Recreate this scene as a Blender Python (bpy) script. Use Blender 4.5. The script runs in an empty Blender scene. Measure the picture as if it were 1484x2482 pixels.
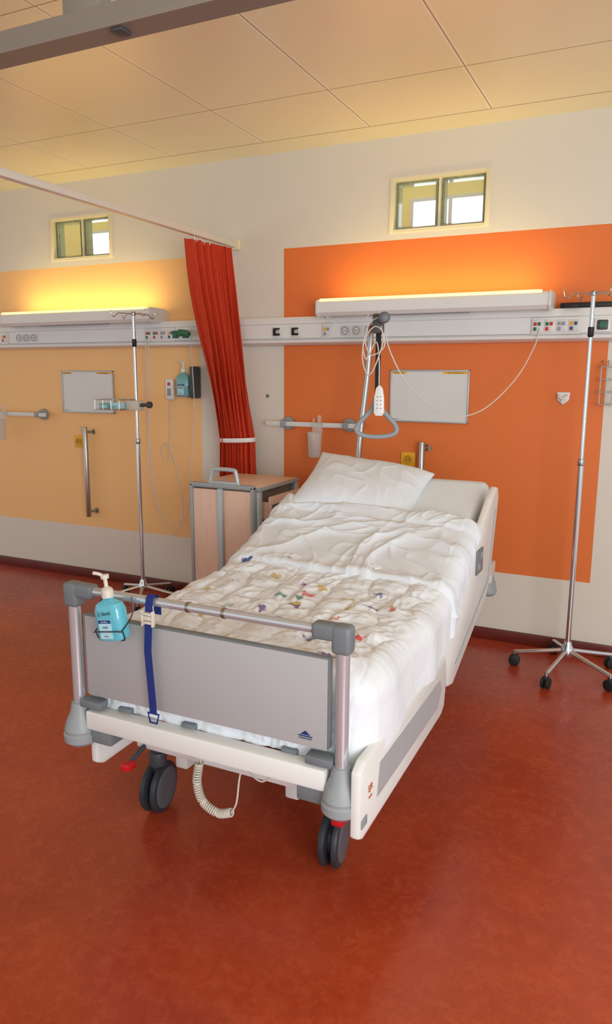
import bpy, bmesh, math, random
import numpy as np
from mathutils import Vector, Matrix, noise
random.seed(4)
F=-0.06
scene=bpy.context.scene
scene.view_settings.view_transform='Standard'
WL={}
# ---------------------------------------------------------------- materials
def lin(c):
    out=[]
    for v in c:
        v=v/255.0
        out.append(v/12.92 if v<=0.04045 else ((v+0.055)/1.055)**2.4)
    return tuple(out)+(1.0,)
def new_mat(name):
    m=bpy.data.materials.new(name); m.use_nodes=True
    nt=m.node_tree
    return m,nt,nt.nodes['Principled BSDF']
def mth(nt,op,a,b=None,c=None):
    n=nt.nodes.new('ShaderNodeMath'); n.operation=op
    for i,v in enumerate((a,b,c)):
        if v is None: continue
        if isinstance(v,(int,float)): n.inputs[i].default_value=v
        else: nt.links.new(v,n.inputs[i])
    return n.outputs[0]
def mix(nt,fac,a,b):
    n=nt.nodes.new('ShaderNodeMix'); n.data_type='RGBA'
    if isinstance(fac,(int,float)): n.inputs[0].default_value=fac
    else: nt.links.new(fac,n.inputs[0])
    for i,v in ((6,a),(7,b)):
        if isinstance(v,tuple): n.inputs[i].default_value=v
        else: nt.links.new(v,n.inputs[i])
    return n.outputs[2]
def pos(nt):
    g=nt.nodes.new('ShaderNodeNewGeometry'); s=nt.nodes.new('ShaderNodeSeparateXYZ')
    nt.links.new(g.outputs['Position'],s.inputs[0]); return g.outputs['Position'],s.outputs
def nz(nt,vec,scale,detail=4,rough=.55,dist=0):
    n=nt.nodes.new('ShaderNodeTexNoise'); n.inputs['Scale'].default_value=scale
    n.inputs['Detail'].default_value=detail; n.inputs['Roughness'].default_value=rough
    n.inputs['Distortion'].default_value=dist
    if vec is not None: nt.links.new(vec,n.inputs['Vector'])
    return n.outputs['Fac']
def ramp2(nt,f,a,b_):
    r_=nt.nodes.new('ShaderNodeMapRange'); r_.inputs[1].default_value=a; r_.inputs[2].default_value=b_; nt.links.new(f,r_.inputs[0]); return r_.outputs[0]
def bump(nt,b,h,strength=.2,dist=.01):
    n=nt.nodes.new('ShaderNodeBump'); n.inputs['Strength'].default_value=strength; n.inputs['Distance'].default_value=dist
    nt.links.new(h,n.inputs['Height']); nt.links.new(n.outputs[0],b.inputs['Normal'])
def M(name,rgb,rough=.5,metal=0,var=.06,vs=25,bmp=0,bs=120,emis=0,trans=0,coat=0,alpha=1,ior=1.45):
    m,nt,b=new_mat(name)
    tc=nt.nodes.new('ShaderNodeTexCoord')
    c=lin(rgb)
    n=nz(nt,tc.outputs['Object'],vs)
    dark=tuple(x*(1-var*2) for x in c[:3])+(1,); lite=tuple(min(1,x*(1+var)) for x in c[:3])+(1,)
    col=mix(nt,n,dark,lite)
    nt.links.new(col,b.inputs['Base Color'])
    b.inputs['Roughness'].default_value=rough; b.inputs['Metallic'].default_value=metal
    if trans: b.inputs['Transmission Weight'].default_value=trans; b.inputs['IOR'].default_value=ior
    if coat: b.inputs['Coat Weight'].default_value=coat
    if emis:
        b.inputs['Emission Color'].default_value=c; b.inputs['Emission Strength'].default_value=emis
    if alpha<1: b.inputs['Alpha'].default_value=alpha
    if bmp: bump(nt,b,nz(nt,tc.outputs['Object'],bs),bmp,.003)
    return m
white=M('white_plastic',(230,230,226),.35,var=.02)
white2=M('white_lacquer',(218,218,214),.3,var=.02)
cream=M('cream_paint',(232,222,188),.5,var=.02)
grey=M('grey_plastic',(114,121,126),.45,var=.05)
lgrey=M('light_grey_plastic',(150,156,159),.45,var=.04)
dgrey=M('dark_grey_plastic',(66,69,73),.45,var=.05)
hubgrey=M('wheel_cover_grey',(88,92,98),.4,var=.05)
panelg=M('grey_laminate',(172,171,172),.45,var=.02,vs=200)
panelin=M('grey_inset',(172,173,174),.5,var=.03)
chrome=M('chrome',(212,214,216),.13,.93,var=.02)
postm=M('post_chrome',(206,212,218),.18,.62,var=.02)
steel=M('brushed_steel',(178,174,168),.28,1,var=.05)
alu=M('aluminium',(190,194,196),.4,.5,var=.03)
black=M('black_rubber',(26,27,29),.55,var=.08)
tyre=M('dark_tyre',(46,50,56),.5,var=.08)
red=M('red_plastic',(205,30,35),.35)
blue=M('blue_webbing',(22,44,120),.8,bmp=.5,bs=500)
navy=M('navy_print',(25,50,110),.5)
beige=M('beige_plastic',(216,208,194),.45)
yellow=M('yellow_plastic',(238,176,30),.4,var=.03)
green=M('green_plastic',(30,110,75),.4)
bluekey=M('blue_key',(60,80,130),.4)
orangep=M('orange_print',(200,110,50),.5)
teal=M('teal_liquid',(112,212,232),.15,var=.03,coat=.5,trans=.3)
teal2=M('pale_teal_liquid',(112,172,174),.2,var=.04,coat=.4)
boardw=M('whiteboard_surface',(222,222,218),.25,var=.02,vs=6)
labelw=M('label_paper',(178,222,234),.5)
ink=M('dark_ink',(30,35,50),.6)
cablew=M('white_cable',(218,214,206),.5)
m,nt,b=new_mat('beech_laminate')
tc=nt.nodes.new('ShaderNodeTexCoord'); mp=nt.nodes.new('ShaderNodeMapping'); mp.inputs['Scale'].default_value=(14,14,2)
nt.links.new(tc.outputs['Object'],mp.inputs[0])
nt.links.new(mix(nt,nz(nt,mp.outputs[0],3,6,.6,.4),lin((222,180,154)),lin((240,208,186))),b.inputs['Base Color'])
b.inputs['Roughness'].default_value=.45; wood=m
clear=M('clear_plastic',(225,225,220),.1,alpha=.35,var=.0)
glass=M('block_glass',(210,230,215),.05,var=.0,alpha=.14)
glassedge=M('glass_block_edge',(176,184,150),.15,var=.25,vs=40,coat=.5)
glassrim=M('glass_block_rim',(84,98,74),.2,var=.2,vs=30)
lens=M('glowing_diffuser',(255,228,160),.4,emis=1.1,var=0)
# linen
def linen(name,rgb,pattern=False):
    m,nt,b=new_mat(name)
    P,s=pos(nt)
    col=lin(rgb)
    out=mix(nt,nz(nt,P,30),tuple(x*.96 for x in col[:3])+(1,),col)
    if pattern:
        w=nt.nodes.new('ShaderNodeTexNoise'); w.inputs['Scale'].default_value=28; w.inputs['Detail'].default_value=3
        nt.links.new(P,w.inputs['Vector'])
        va=nt.nodes.new('ShaderNodeVectorMath'); va.operation='MULTIPLY_ADD'
        nt.links.new(w.outputs['Color'],va.inputs[0]); va.inputs[1].default_value=(.075,.075,0); nt.links.new(P,va.inputs[2])
        vm=nt.nodes.new('ShaderNodeVectorMath'); vm.operation='MULTIPLY'; vm.inputs[1].default_value=(1,1,0.0)
        nt.links.new(va.outputs[0],vm.inputs[0])
        vo=nt.nodes.new('ShaderNodeTexVoronoi'); vo.inputs['Scale'].default_value=12.5
        nt.links.new(vm.outputs[0],vo.inputs['Vector'])
        sp=nt.nodes.new('ShaderNodeSeparateColor'); nt.links.new(vo.outputs['Color'],sp.inputs[0])
        ramp=nt.nodes.new('ShaderNodeValToRGB'); ramp.color_ramp.interpolation='CONSTANT'
        cols=[(206,36,30),(206,172,52),(34,68,146),(78,142,132),(210,86,62),(124,80,146),(196,164,70)]
        cr=ramp.color_ramp
        cr.elements[0].color=lin(cols[0]); cr.elements[0].position=0
        cr.elements[1].color=lin(cols[1]); cr.elements[1].position=1/7
        for i in range(2,7):
            e=cr.elements.new(i/7); e.color=lin(cols[i])
        nt.links.new(sp.outputs[1],ramp.inputs[0])
        a=mth(nt,'SUBTRACT',1.0,ramp2(nt,vo.outputs['Distance'],.24,.31))
        bb=mth(nt,'GREATER_THAN',sp.outputs[0],.44)
        cc=mth(nt,'LESS_THAN',s[0],-.76)
        k=mth(nt,'MULTIPLY',mth(nt,'MULTIPLY',a,bb),cc)
        k=mth(nt,'MULTIPLY',k,mth(nt,'ADD',.45,mth(nt,'MULTIPLY',.45,ramp2(nt,nz(nt,P,7,3),.36,.56))))
        out=mix(nt,k,out,ramp.outputs[0])
    nt.links.new(out,b.inputs['Base Color'])
    b.inputs['Roughness'].default_value=.9
    bump(nt,b,nz(nt,P,60,5),.22,.005)
    return m
linw=linen('white_linen',(228,233,240))
linp=linen('patterned_linen',(230,233,238),True)
m,nt,b=new_mat('red_curtain_fabric')
P,s=pos(nt)
nt.links.new(mix(nt,nz(nt,P,40),lin((186,46,14)),lin((214,64,20))),b.inputs['Base Color'])
b.inputs['Roughness'].default_value=.8; bump(nt,b,nz(nt,P,400,2),.2,.001); curtm=m
# ---------------------------------------------------------------- builder
class B:
    def __init__(s): s.bm=bmesh.new()
    def _merge(s,t,mi):
        for f in t.faces: f.material_index=mi
        me=bpy.data.meshes.new('tmp'); t.to_mesh(me); t.free(); s.bm.from_mesh(me); bpy.data.meshes.remove(me)
    def raw(s,verts,faces,mi=0):
        t=bmesh.new(); vs=[t.verts.new(v) for v in verts]
        for f in faces:
            try: t.faces.new([vs[i] for i in f])
            except ValueError: pass
        s._merge(t,mi); return s
    def box(s,x0,x1,y0,y1,z0,z1,bev=0,mi=0,seg=2,mat=None):
        t=bmesh.new(); bmesh.ops.create_cube(t,size=1)
        for v in t.verts:
            v.co=Vector(((x0+x1)/2+v.co.x*(x1-x0),(y0+y1)/2+v.co.y*(y1-y0),(z0+z1)/2+v.co.z*(z1-z0)))
        if bev: bmesh.ops.bevel(t,geom=t.edges[:],offset=bev,segments=seg,affect='EDGES',profile=.5)
        if mat is not None: bmesh.ops.transform(t,matrix=mat,verts=t.verts)
        s._merge(t,mi); return s
    def cyl(s,p0,p1,r,mi=0,seg=24,r2=None,bev=0):
        p0=Vector(p0);p1=Vector(p1); d=p1-p0
        t=bmesh.new(); bmesh.ops.create_cone(t,cap_ends=True,segments=seg,radius1=r,radius2=r if r2 is None else r2,depth=d.length)
        if bev:
            es=[e for e in t.edges if len(e.link_faces)==2 and any(len(f.verts)>4 for f in e.link_faces)]
            bmesh.ops.bevel(t,geom=es,offset=bev,segments=2,affect='EDGES',profile=.5)
        q=Vector((0,0,1)).rotation_difference(d.normalized())
        bmesh.ops.transform(t,matrix=Matrix.Translation((p0+p1)/2)@q.to_matrix().to_4x4(),verts=t.verts)
        s._merge(t,mi); return s
    def tube(s,pts,r,mi=0,seg=10,smooth=6,closed=False,flat=None):
        P=[Vector(p) for p in pts]
        if smooth:
            n=len(P); Q=[]
            rng=range(n) if closed else range(n-1)
            for i in rng:
                if closed: a,b_,c,d=P[(i-1)%n],P[i],P[(i+1)%n],P[(i+2)%n]
                else: a,b_,c,d=P[max(i-1,0)],P[i],P[i+1],P[min(i+2,n-1)]
                for k in range(smooth):
                    t=k/smooth
                    Q.append(.5*((2*b_)+(c-a)*t+(2*a-5*b_+4*c-d)*t*t+(-a+3*b_-3*c+d)*t**3))
            if not closed: Q.append(P[-1])
            P=Q
        n=len(P); V=[];Fc=[]
        up=None
        for i in range(n):
            if closed: T=(P[(i+1)%n]-P[i-1]).normalized()
            else: T=(P[min(i+1,n-1)]-P[max(i-1,0)]).normalized()
            if up is None:
                up=Vector((0,0,1)) if abs(T.z)<.9 else Vector((1,0,0))
            up=(up-T*up.dot(T)).normalized(); sd=T.cross(up)
            for k in range(seg):
                a=2*math.pi*k/seg
                ru,rs=(r,r) if flat is None else flat
                V.append(P[i]+up*math.cos(a)*ru+sd*math.sin(a)*rs)
        m_=n if closed else n-1
        for i in range(m_):
            j=(i+1)%n
            for k in range(seg):
                l=(k+1)%seg
                Fc.append((i*seg+k,i*seg+l,j*seg+l,j*seg+k))
        if not closed:
            Fc.append(tuple(range(seg))[::-1]); Fc.append(tuple((n-1)*seg+k for k in range(seg)))
        return s.raw(V,Fc,mi)
    def lathe(s,prof,o,axis=(0,0,1),mi=0,seg=32):
        o=Vector(o); q=Vector((0,0,1)).rotation_difference(Vector(axis).normalized())
        V=[];Fc=[]
        for (r,h) in prof:
            for k in range(seg):
                a=2*math.pi*k/seg
                V.append(o+q@Vector((max(r,1e-4)*math.cos(a),max(r,1e-4)*math.sin(a),h)))
        n=len(prof)
        for i in range(n-1):
            for k in range(seg):
                l=(k+1)%seg; Fc.append((i*seg+k,i*seg+l,(i+1)*seg+l,(i+1)*seg+k))
        Fc.append(tuple(range(seg))[::-1]); Fc.append(tuple((n-1)*seg+k for k in range(seg)))
        return s.raw(V,Fc,mi)
    def prism(s,poly,vec,mi=0,bev=0):
        vec=Vector(vec); A=[Vector(p) for p in poly]; n=len(A)
        t=bmesh.new(); va=[t.verts.new(p) for p in A]; vb=[t.verts.new(p+vec) for p in A]
        t.faces.new(va); t.faces.new(vb[::-1])
        for i in range(n): t.faces.new((va[i],vb[i],vb[(i+1)%n],va[(i+1)%n])[::-1])
        bmesh.ops.recalc_face_normals(t,faces=t.faces)
        if bev: bmesh.ops.bevel(t,geom=t.edges[:],offset=bev,segments=2,affect='EDGES',profile=.5)
        s._merge(t,mi); return s
    def text(s,body,size,o,right,up,mi=0,th=.0006,align='CENTER'):
        cu=bpy.data.curves.new('t','FONT'); cu.body=body; cu.size=size; cu.align_x=align; cu.align_y='CENTER'; cu.extrude=th
        ob=bpy.data.objects.new('t',cu); scene.collection.objects.link(ob)
        dg=bpy.context.evaluated_depsgraph_get(); me=bpy.data.meshes.new_from_object(ob.evaluated_get(dg))
        R=Vector(right).normalized();U=Vector(up).normalized();N=R.cross(U)
        mt=Matrix((R,U,N)).transposed().to_4x4(); mt.translation=Vector(o)
        me.transform(mt)
        for p in me.polygons: p.material_index=mi
        s.bm.from_mesh(me); bpy.data.meshes.remove(me); bpy.data.objects.remove(ob); bpy.data.curves.remove(cu)
        return s
    def obj(s,name,mats,parent=None,label=None,cat=None,group=None,kind=None,ang=35,origin=True,recalc=True):
        bm=s.bm
        if recalc: bmesh.ops.recalc_face_normals(bm,faces=bm.faces)
        for f in bm.faces: f.smooth=True
        for e in bm.edges:
            if len(e.link_faces)!=2 or e.calc_face_angle(0)>math.radians(ang): e.smooth=False
        xs=[v.co.copy() for v in bm.verts]
        if origin:
            lo=Vector((min(v.x for v in xs),min(v.y for v in xs),min(v.z for v in xs)))
            hi=Vector((max(v.x for v in xs),max(v.y for v in xs),max(v.z for v in xs)))
            c=Vector(((lo.x+hi.x)/2,(lo.y+hi.y)/2,lo.z))
        else: c=Vector((0,0,0))
        for v in bm.verts: v.co-=c
        me=bpy.data.meshes.new(name); bm.to_mesh(me); bm.free()
        if not isinstance(mats,(list,tuple)): mats=[mats]
        for m_ in mats: me.materials.append(m_)
        ob=bpy.data.objects.new(name,me); scene.collection.objects.link(ob)
        WL[ob.name]=c
        if parent is not None:
            ob.parent=parent; ob.location=c-WL[parent.name]
        else: ob.location=c
        tag(ob,label,cat,group,kind); return ob
def tag(ob,label=None,cat=None,group=None,kind=None):
    if label: ob['label']=label
    if cat: ob['category']=cat
    if group: ob['group']=group
    if kind: ob['kind']=kind
def empty(name,loc,label,cat,group=None):
    e=bpy.data.objects.new(name,None); e.empty_display_size=.05; e.location=loc; scene.collection.objects.link(e)
    WL[e.name]=Vector(loc); tag(e,label,cat,group); return e
def sm(t): t=max(0,min(1,t)); return t*t*(3-2*t)
# ---------------------------------------------------------------- camera
yaw,pitch,roll=[math.radians(a) for a in (25.45,10.5,-0.308)]
fw=Vector((-math.sin(yaw)*math.cos(pitch),math.cos(yaw)*math.cos(pitch),-math.sin(pitch)))
r0=Vector((math.cos(yaw),math.sin(yaw),0)); d0=fw.cross(r0)
rr=r0*math.cos(roll)+d0*math.sin(roll); dd=d0*math.cos(roll)-r0*math.sin(roll)
cd=bpy.data.cameras.new('camera'); cd.sensor_fit='VERTICAL'; cd.sensor_height=36; cd.lens=36*1779/2482; cd.clip_start=.05
cam=bpy.data.objects.new('camera',cd); scene.collection.objects.link(cam)
mt=Matrix((rr,-dd,-fw)).transposed().to_4x4(); mt.translation=Vector((0,-4.3,1.5)); cam.matrix_world=mt
scene.camera=cam
# ---------------------------------------------------------------- room
XL,XR,YN,CH=-7.5,2.2,-7.0,2.85
m,nt,b=new_mat('painted_wall')
P,s=pos(nt)
def rng(sock,a,c): return mth(nt,'MULTIPLY',mth(nt,'GREATER_THAN',sock,a),mth(nt,'LESS_THAN',sock,c))
basec=mix(nt,nz(nt,P,1.5),lin((218,212,198)),lin((226,220,206)))
k1=mth(nt,'MULTIPLY',rng(s[0],-2.21,-.27),rng(s[2],.36,2.285))
k2=mth(nt,'MULTIPLY',mth(nt,'LESS_THAN',s[0],-2.85),rng(s[2],.35,2.275))
c1=mix(nt,k1,basec,mix(nt,nz(nt,P,2),lin((224,114,48)),lin((230,122,56))))
c2=mix(nt,k2,c1,mix(nt,nz(nt,P,2),lin((246,194,126)),lin((250,200,136))))
nt.links.new(c2,b.inputs['Base Color']); b.inputs['Roughness'].default_value=.6
bump(nt,b,nz(nt,P,260,3),.25,.002); wallm=m
holes=[(-4.13,-3.57,2.325,2.61),(-1.51,-.94,2.33,2.62)]
w=B()
def wallrect(x0,x1,z0,z1): w.box(x0,x1,0,.12,z0,z1)
wallrect(XL,-4.13,F,CH+.05); wallrect(-4.13,-3.57,F,2.325); wallrect(-4.13,-3.57,2.61,CH+.05)
wallrect(-3.57,-1.51,F,CH+.05); wallrect(-1.51,-.94,F,2.33); wallrect(-1.51,-.94,2.62,CH+.05); wallrect(-.94,XR,F,CH+.05)
w.obj('wall_back',wallm,kind='structure',origin=False)
# floor
m,nt,b=new_mat('red_linoleum')
P,s=pos(nt)
n1=nz(nt,P,1.3,6,.6,.4); n2=nz(nt,P,75,6,.72,.3); n3=nz(nt,P,22,6,.75,.6)
c=mix(nt,ramp2(nt,n1,.34,.66),lin((150,50,26)),lin((178,70,38)))
c=mix(nt,mth(nt,'MULTIPLY',ramp2(nt,n3,.46,.74),.38),c,lin((200,98,62)))
c=mix(nt,mth(nt,'MULTIPLY',ramp2(nt,n2,.50,.70),.42),c,lin((126,38,22)))
nt.links.new(c,b.inputs['Base Color'])
rg=nt.nodes.new('ShaderNodeMapRange'); rg.inputs[3].default_value=.20; rg.inputs[4].default_value=.34; nt.links.new(n3,rg.inputs[0]); nt.links.new(rg.outputs[0],b.inputs['Roughness'])
bump(nt,b,n2,.06,.002)
B().box(XL,XR,YN,.12,F-.1,F).obj('floor',m,kind='structure',origin=False)
# ceiling
m,nt,b=new_mat('ceiling_tiles')
P,s=pos(nt)
fr=mth(nt,'FRACT',mth(nt,'ADD',mth(nt,'DIVIDE',mth(nt,'ADD',s[0],.90),.663),100.5))
dx=mth(nt,'MULTIPLY',mth(nt,'ABSOLUTE',mth(nt,'SUBTRACT',fr,.5)),.663)
fy=mth(nt,'FRACT',mth(nt,'ADD',mth(nt,'DIVIDE',mth(nt,'ADD',s[1],.80),1.2),100.5))
dy=mth(nt,'MULTIPLY',mth(nt,'ABSOLUTE',mth(nt,'SUBTRACT',fy,.5)),1.2)
dy2=mth(nt,'ABSOLUTE',mth(nt,'ADD',s[1],.22))
inside=mth(nt,'LESS_THAN',s[1],-.22)
lx=mth(nt,'MULTIPLY',mth(nt,'LESS_THAN',dx,.0022),inside)
lxw=mth(nt,'MULTIPLY',mth(nt,'LESS_THAN',dx,.014),inside)
ly=mth(nt,'LESS_THAN',dy,.0025); ly2=mth(nt,'LESS_THAN',dy2,.0035)
ln=mth(nt,'MAXIMUM',mth(nt,'MAXIMUM',lx,ly),ly2)
tile=mix(nt,nz(nt,P,2),lin((238,228,186)),lin((244,234,194)))
tile=mix(nt,mth(nt,'MULTIPLY',lxw,.6),tile,lin((252,246,222)))
col=mix(nt,ln,tile,lin((126,108,74)))
nt.links.new(col,b.inputs['Base Color']); b.inputs['Roughness'].default_value=.28
bump(nt,b,mth(nt,'SUBTRACT',1.0,ln),.3,.003)
B().box(XL,XR,YN,.12,CH,CH+.1).obj('ceiling',m,kind='structure',origin=False)
bbm=M('dark_red_skirting',(104,32,20),.4,var=.08)
B().box(XL,XR,-.012,0,F,.012,.003).obj('baseboard_back',bbm,kind='structure',origin=False)
# corridor seen through the glass blocks
corr=M('corridor_yellow_wall_glow',(210,186,96),.6,emis=.38)  # yellow wall paint with emission standing in for the corridor's interior light
sky=M('daylight_pane',(235,245,250),.4,emis=2.5,var=0)
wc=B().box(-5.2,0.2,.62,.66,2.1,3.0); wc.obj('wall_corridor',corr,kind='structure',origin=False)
def farwin(x0,x1,n):
    bb=B(); xm=(x0+x1)/2
    bb.box(x0,xm-.012,.60,.615,2.44,2.62,mi=0); bb.box(xm+.012,x1,.60,.615,2.44,2.62,mi=0)
    bb.box(x0-.02,x0,.59,.618,2.42,2.64,mi=1); bb.box(x1,x1+.02,.59,.618,2.42,2.64,mi=1); bb.box(xm-.012,xm+.012,.59,.618,2.42,2.64,mi=1)
    bb.box(x0,x1,.591,.618,2.62,2.64,mi=1); bb.box(x0,x1,.591,.618,2.42,2.44,mi=1)
    bb.obj('window_%d'%n,[sky,white],kind='structure',origin=False)
farwin(-1.56,-1.07,3); farwin(-4.26,-3.78,4)
for i,(x0,x1,z0,z1) in enumerate(holes):
    bb=B(); t=.02
    bb.box(x0-.006,x0+t,-.008,.12,z0-.006,z1+.006,.002); bb.box(x1-t,x1+.006,-.008,.12,z0-.006,z1+.006,.002)
    bb.box(x0+t,x1-t,-.007,.12,z0-.006,z0+t*.6); bb.box(x0+t,x1-t,-.007,.12,z1-t*.6,z1+.006)
    xm=(x0+x1)/2
    X0,X1,Z0,Z1=x0+t,x1-t,z0+t*.6,z1-t*.6
    for a,c_ in ((X0,xm-.006),(xm+.006,X1)):
        e=.018
        bb.box(a,a+e,.03,.1,Z0,Z1,0,1); bb.box(c_-e,c_,.03,.1,Z0,Z1,0,1)
        bb.box(a+e,c_-e,.031,.1,Z0,Z0+e*.8,0,1); bb.box(a+e,c_-e,.031,.1,Z1-e*.8,Z1,0,1)
        for q in (0,.009):
            bb.tube([(a+e*.5+q,.028,Z0+.008+q),(c_-e*.5-q,.028,Z0+.008+q),(c_-e*.5-q,.028,Z1-.008-q),(a+e*.5+q,.028,Z1-.008-q)],.0016,3,6,0,True)
        bb.box(a+e,c_-e,.045,.05,Z0+.016,Z1-.016,0,2)
    bb.box(xm-.006,xm+.006,.02,.1,Z0,Z1,0,0)
    bb.obj('window_%d'%(i+1),[cream,glassedge,glass,glassrim],kind='structure',origin=False)
# ---------------------------------------------------------------- supply rail
rail=empty('wall_supply_rail',(-2.3,-.04,1.69),'long white wall-mounted medical supply channel with sockets','supply rail')
bb=B(); prof=[(0,1.69),(-.05,1.69),(-.085,1.705),(-.088,1.72),(-.08,1.725),(-.08,1.815),(-.088,1.82),(-.088,1.845),(-.08,1.86),(0,1.86)]
bb.prism([(-7.4,y,z) for y,z in prof],(9.5,0,0)); bb.obj('channel_body',white,rail)
B().box(-7.4,2.1,-.0885,-.0865,1.727,1.730).obj('channel_seam',lgrey,rail)
def socket(x,nm='power_socket'):
    b_=B(); b_.box(x-.028,x+.028,-.09,-.08,1.742,1.798,.004,0)
    b_.lathe([(.023,-.003),(.023,.004),(.019,.004),(.018,.0012)],(x,-.09,1.77),(0,-1,0),1,24)
    b_.cyl((x,-.0915,1.77),(x,-.0912,1.77),.0178,0,24)
    b_.cyl((x-.007,-.093,1.77),(x-.007,-.0912,1.77),.003,2,8); b_.cyl((x+.007,-.093,1.77),(x+.007,-.0912,1.77),.003,2,8)
    b_.obj(nm,[white2,lgrey,black],rail)
for x in (-1.75,-1.675,-1.60,-4.42,-4.345,-4.27): socket(x)
def gas(x,cm=black):
    b_=B(); b_.box(x-.036,x+.036,-.092,-.08,1.738,1.802,.004,0); b_.box(x-.026,x+.02,-.105,-.09,1.748,1.795,.005,1)
    b_.cyl((x+.012,-.115,1.772),(x+.012,-.09,1.772),.014,2,20,bev=.002); b_.box(x+.008,x+.03,-.11,-.1,1.76,1.785,.003,0)
    b_.obj('gas_outlet',[white,cm,steel],rail)
gas(-2.21);gas(-2.08)
def module(x,n,cols):
    b_=B(); wd=.062*n; b_.box(x,x+wd,-.094,-.08,1.727,1.815,.004,0)
    for i in range(n):
        b_.box(x+.062*i+.005,x+.062*(i+1)-.005,-.097,-.093,1.738,1.802,.003,1)
        cA,cB=cols[i%len(cols)]
        b_.box(x+.062*i+.012,x+.062*i+.029,-.1,-.096,1.772,1.79,.002,cA); b_.box(x+.062*i+.033,x+.062*i+.05,-.1,-.096,1.772,1.79,.002,cB)
        b_.box(x+.062*i+.012,x+.062*i+.029,-.1,-.096,1.746,1.764,.002,cB)
    b_.obj('call_module',[white,white2,red,green,bluekey,yellow,lgrey],rail)
module(-1.90,1,[(5,6)]); module(-.66,4,[(2,3),(3,2),(6,6),(5,4)]); module(-4.60,1,[(5,2)]); module(-3.24,4,[(2,3),(3,2),(6,6),(5,4)])
for x in (-.30,-.21,-2.98,-2.90):
    b_=B(); b_.box(x-.04,x+.038,-.093,-.08,1.735,1.805,.004,0); b_.box(x-.028,x+.026,-.1,-.09,1.745,1.795,.006,1); b_.cyl((x,-.104,1.77),(x,-.098,1.77),.016,2,20)
    b_.obj('data_socket',[white,dgrey if x>-1 else green,green],rail)
B().cyl((-2.885,-.10,1.775),(-2.885,-.19,1.775),.022,0,20,bev=.004).cyl((-2.885,-.19,1.775),(-2.80,-.2,1.765),.014,0,16).obj('gas_connector',[green],rail)
# ---------------------------------------------------------------- bed head lights
def fixture(x0,x1,lab):
    e=empty('wall_light',((x0+x1)/2,-.1,1.84),lab,'wall light','bed head lights')
    pr=[(-.0,1.865),(-.10,1.865),(-.19,1.85),(-.21,1.87),(-.212,1.925),(-.20,1.938),(-.185,1.925),(-.03,1.90),(0,1.90)]
    B().prism([(x0+.012,y,z) for y,z in pr],(x1-x0-.024,0,0)).obj('housing',white,e)
    for a in (x0,x1-.014):
        B().prism([(a,0,1.855),(a,-.10,1.855),(a,-.195,1.842),(a,-.216,1.865),(a,-.216,1.93),(a,-.205,1.945),(a,-.04,1.945),(a,0,1.93)],(.014,0,0),bev=.003).obj('end_cap',white2,e)
    B().box(x0+.02,x1-.05,-.205,-.17,1.931,1.950,.004).box(x0+.05,x1-.05,-.168,-.05,1.92,1.93,.002).obj('diffuser_strip',lens,e)
    B().box(x0+.3,x1-.45,-.17,-.08,1.852,1.862,.003).obj('lower_louvre',lgrey,e)
    B().cyl((x0+.05,-.15,1.853),(x0+.05,-.15,1.84),.008,0,12).cyl((x0+.05,-.14,1.853),(x0+.05,-.14,1.848),.02,0,16).obj('pull_switch',white2,e)
    L=bpy.data.lights.new('lamp','AREA'); L.shape='RECTANGLE'; L.size=x1-x0-.2; L.size_y=.09; L.energy=2.9; L.color=(1,.80,.26)
    o=bpy.data.objects.new('lamp',L); scene.collection.objects.link(o); o.parent=e
    p=Vector(((x0+x1)/2,-.14,1.955)); o.location=p-WL[e.name]; o.rotation_euler=(math.radians(180-12),0,0)
    return e
fixture(-1.89,-.55,'long white bed-head light glowing warm above the orange panel')
fixture(-4.48,-3.10,'long white bed-head light glowing warm above the yellow panel')
# ---------------------------------------------------------------- white boards
def board(x0,x1,z0,z1):
    e=empty('whiteboard',((x0+x1)/2,-.01,z0),'blank white message board in thin silver frame on the wall','whiteboard','wall message boards')
    B().box(x0+.006,x1-.006,-.012,-.001,z0+.006,z1-.006).obj('writing_surface',boardw,e)
    f=B(); f.box(x0,x0+.010,-.018,-.001,z0,z1,.003).box(x1-.010,x1,-.018,-.001,z0,z1,.003).box(x0,x1,-.018,-.001,z0,z0+.010,.003).box(x0,x1,-.018,-.001,z1-.010,z1,.003)
    f.obj('board_frame',alu,e)
    h=.012; zt=z1-.012
    B().box(x0+.012,x0+.10,-.0135,-.011,zt-h,zt,0,0).text('bijzonderheden',.010,(x0+.056,-.0138,zt-h/2),(1,0,0),(0,0,1),1,.0002).obj('header_strip',[yellow,ink],e)
    B().box(x1-.155,x1-.012,-.0135,-.011,zt-h,zt,0,0).text('datum ontslag/opname',.010,(x1-.084,-.0138,zt-h/2),(1,0,0),(0,0,1),1,.0002).obj('header_strip',[yellow,ink],e)
    B().text('planmeca',.010,(x0+.04,-.0125,z0+.018),(1,0,0),(0,0,1),0,.0002).obj('printed_mark',navy,e)
board(-1.48,-1.0,1.23,1.54); board(-4.09,-3.60,1.22,1.53)
yring=M('yellow_ring',(205,150,28),.4)
for x in (-1.355,-3.955):
    e=empty('wall_outlet',(x,-.005,.96),'square yellow wall power socket','power socket','yellow wall sockets')
    B().box(x-.045,x+.045,-.012,-.0005,.958,1.048,.004).obj('cover_plate',yellow,e)
    b_=B(); b_.lathe([(.026,-.002),(.026,.006),(.021,.006),(.019,.001)],(x,-.012,1.003),(0,-1,0),0,28)
    b_.cyl((x-.009,-.0165,1.003),(x-.009,-.013,1.003),.003,1,8).cyl((x+.009,-.0165,1.003),(x+.009,-.013,1.003),.003,1,8)
    b_.obj('socket_ring',[yring,black],e)
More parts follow.
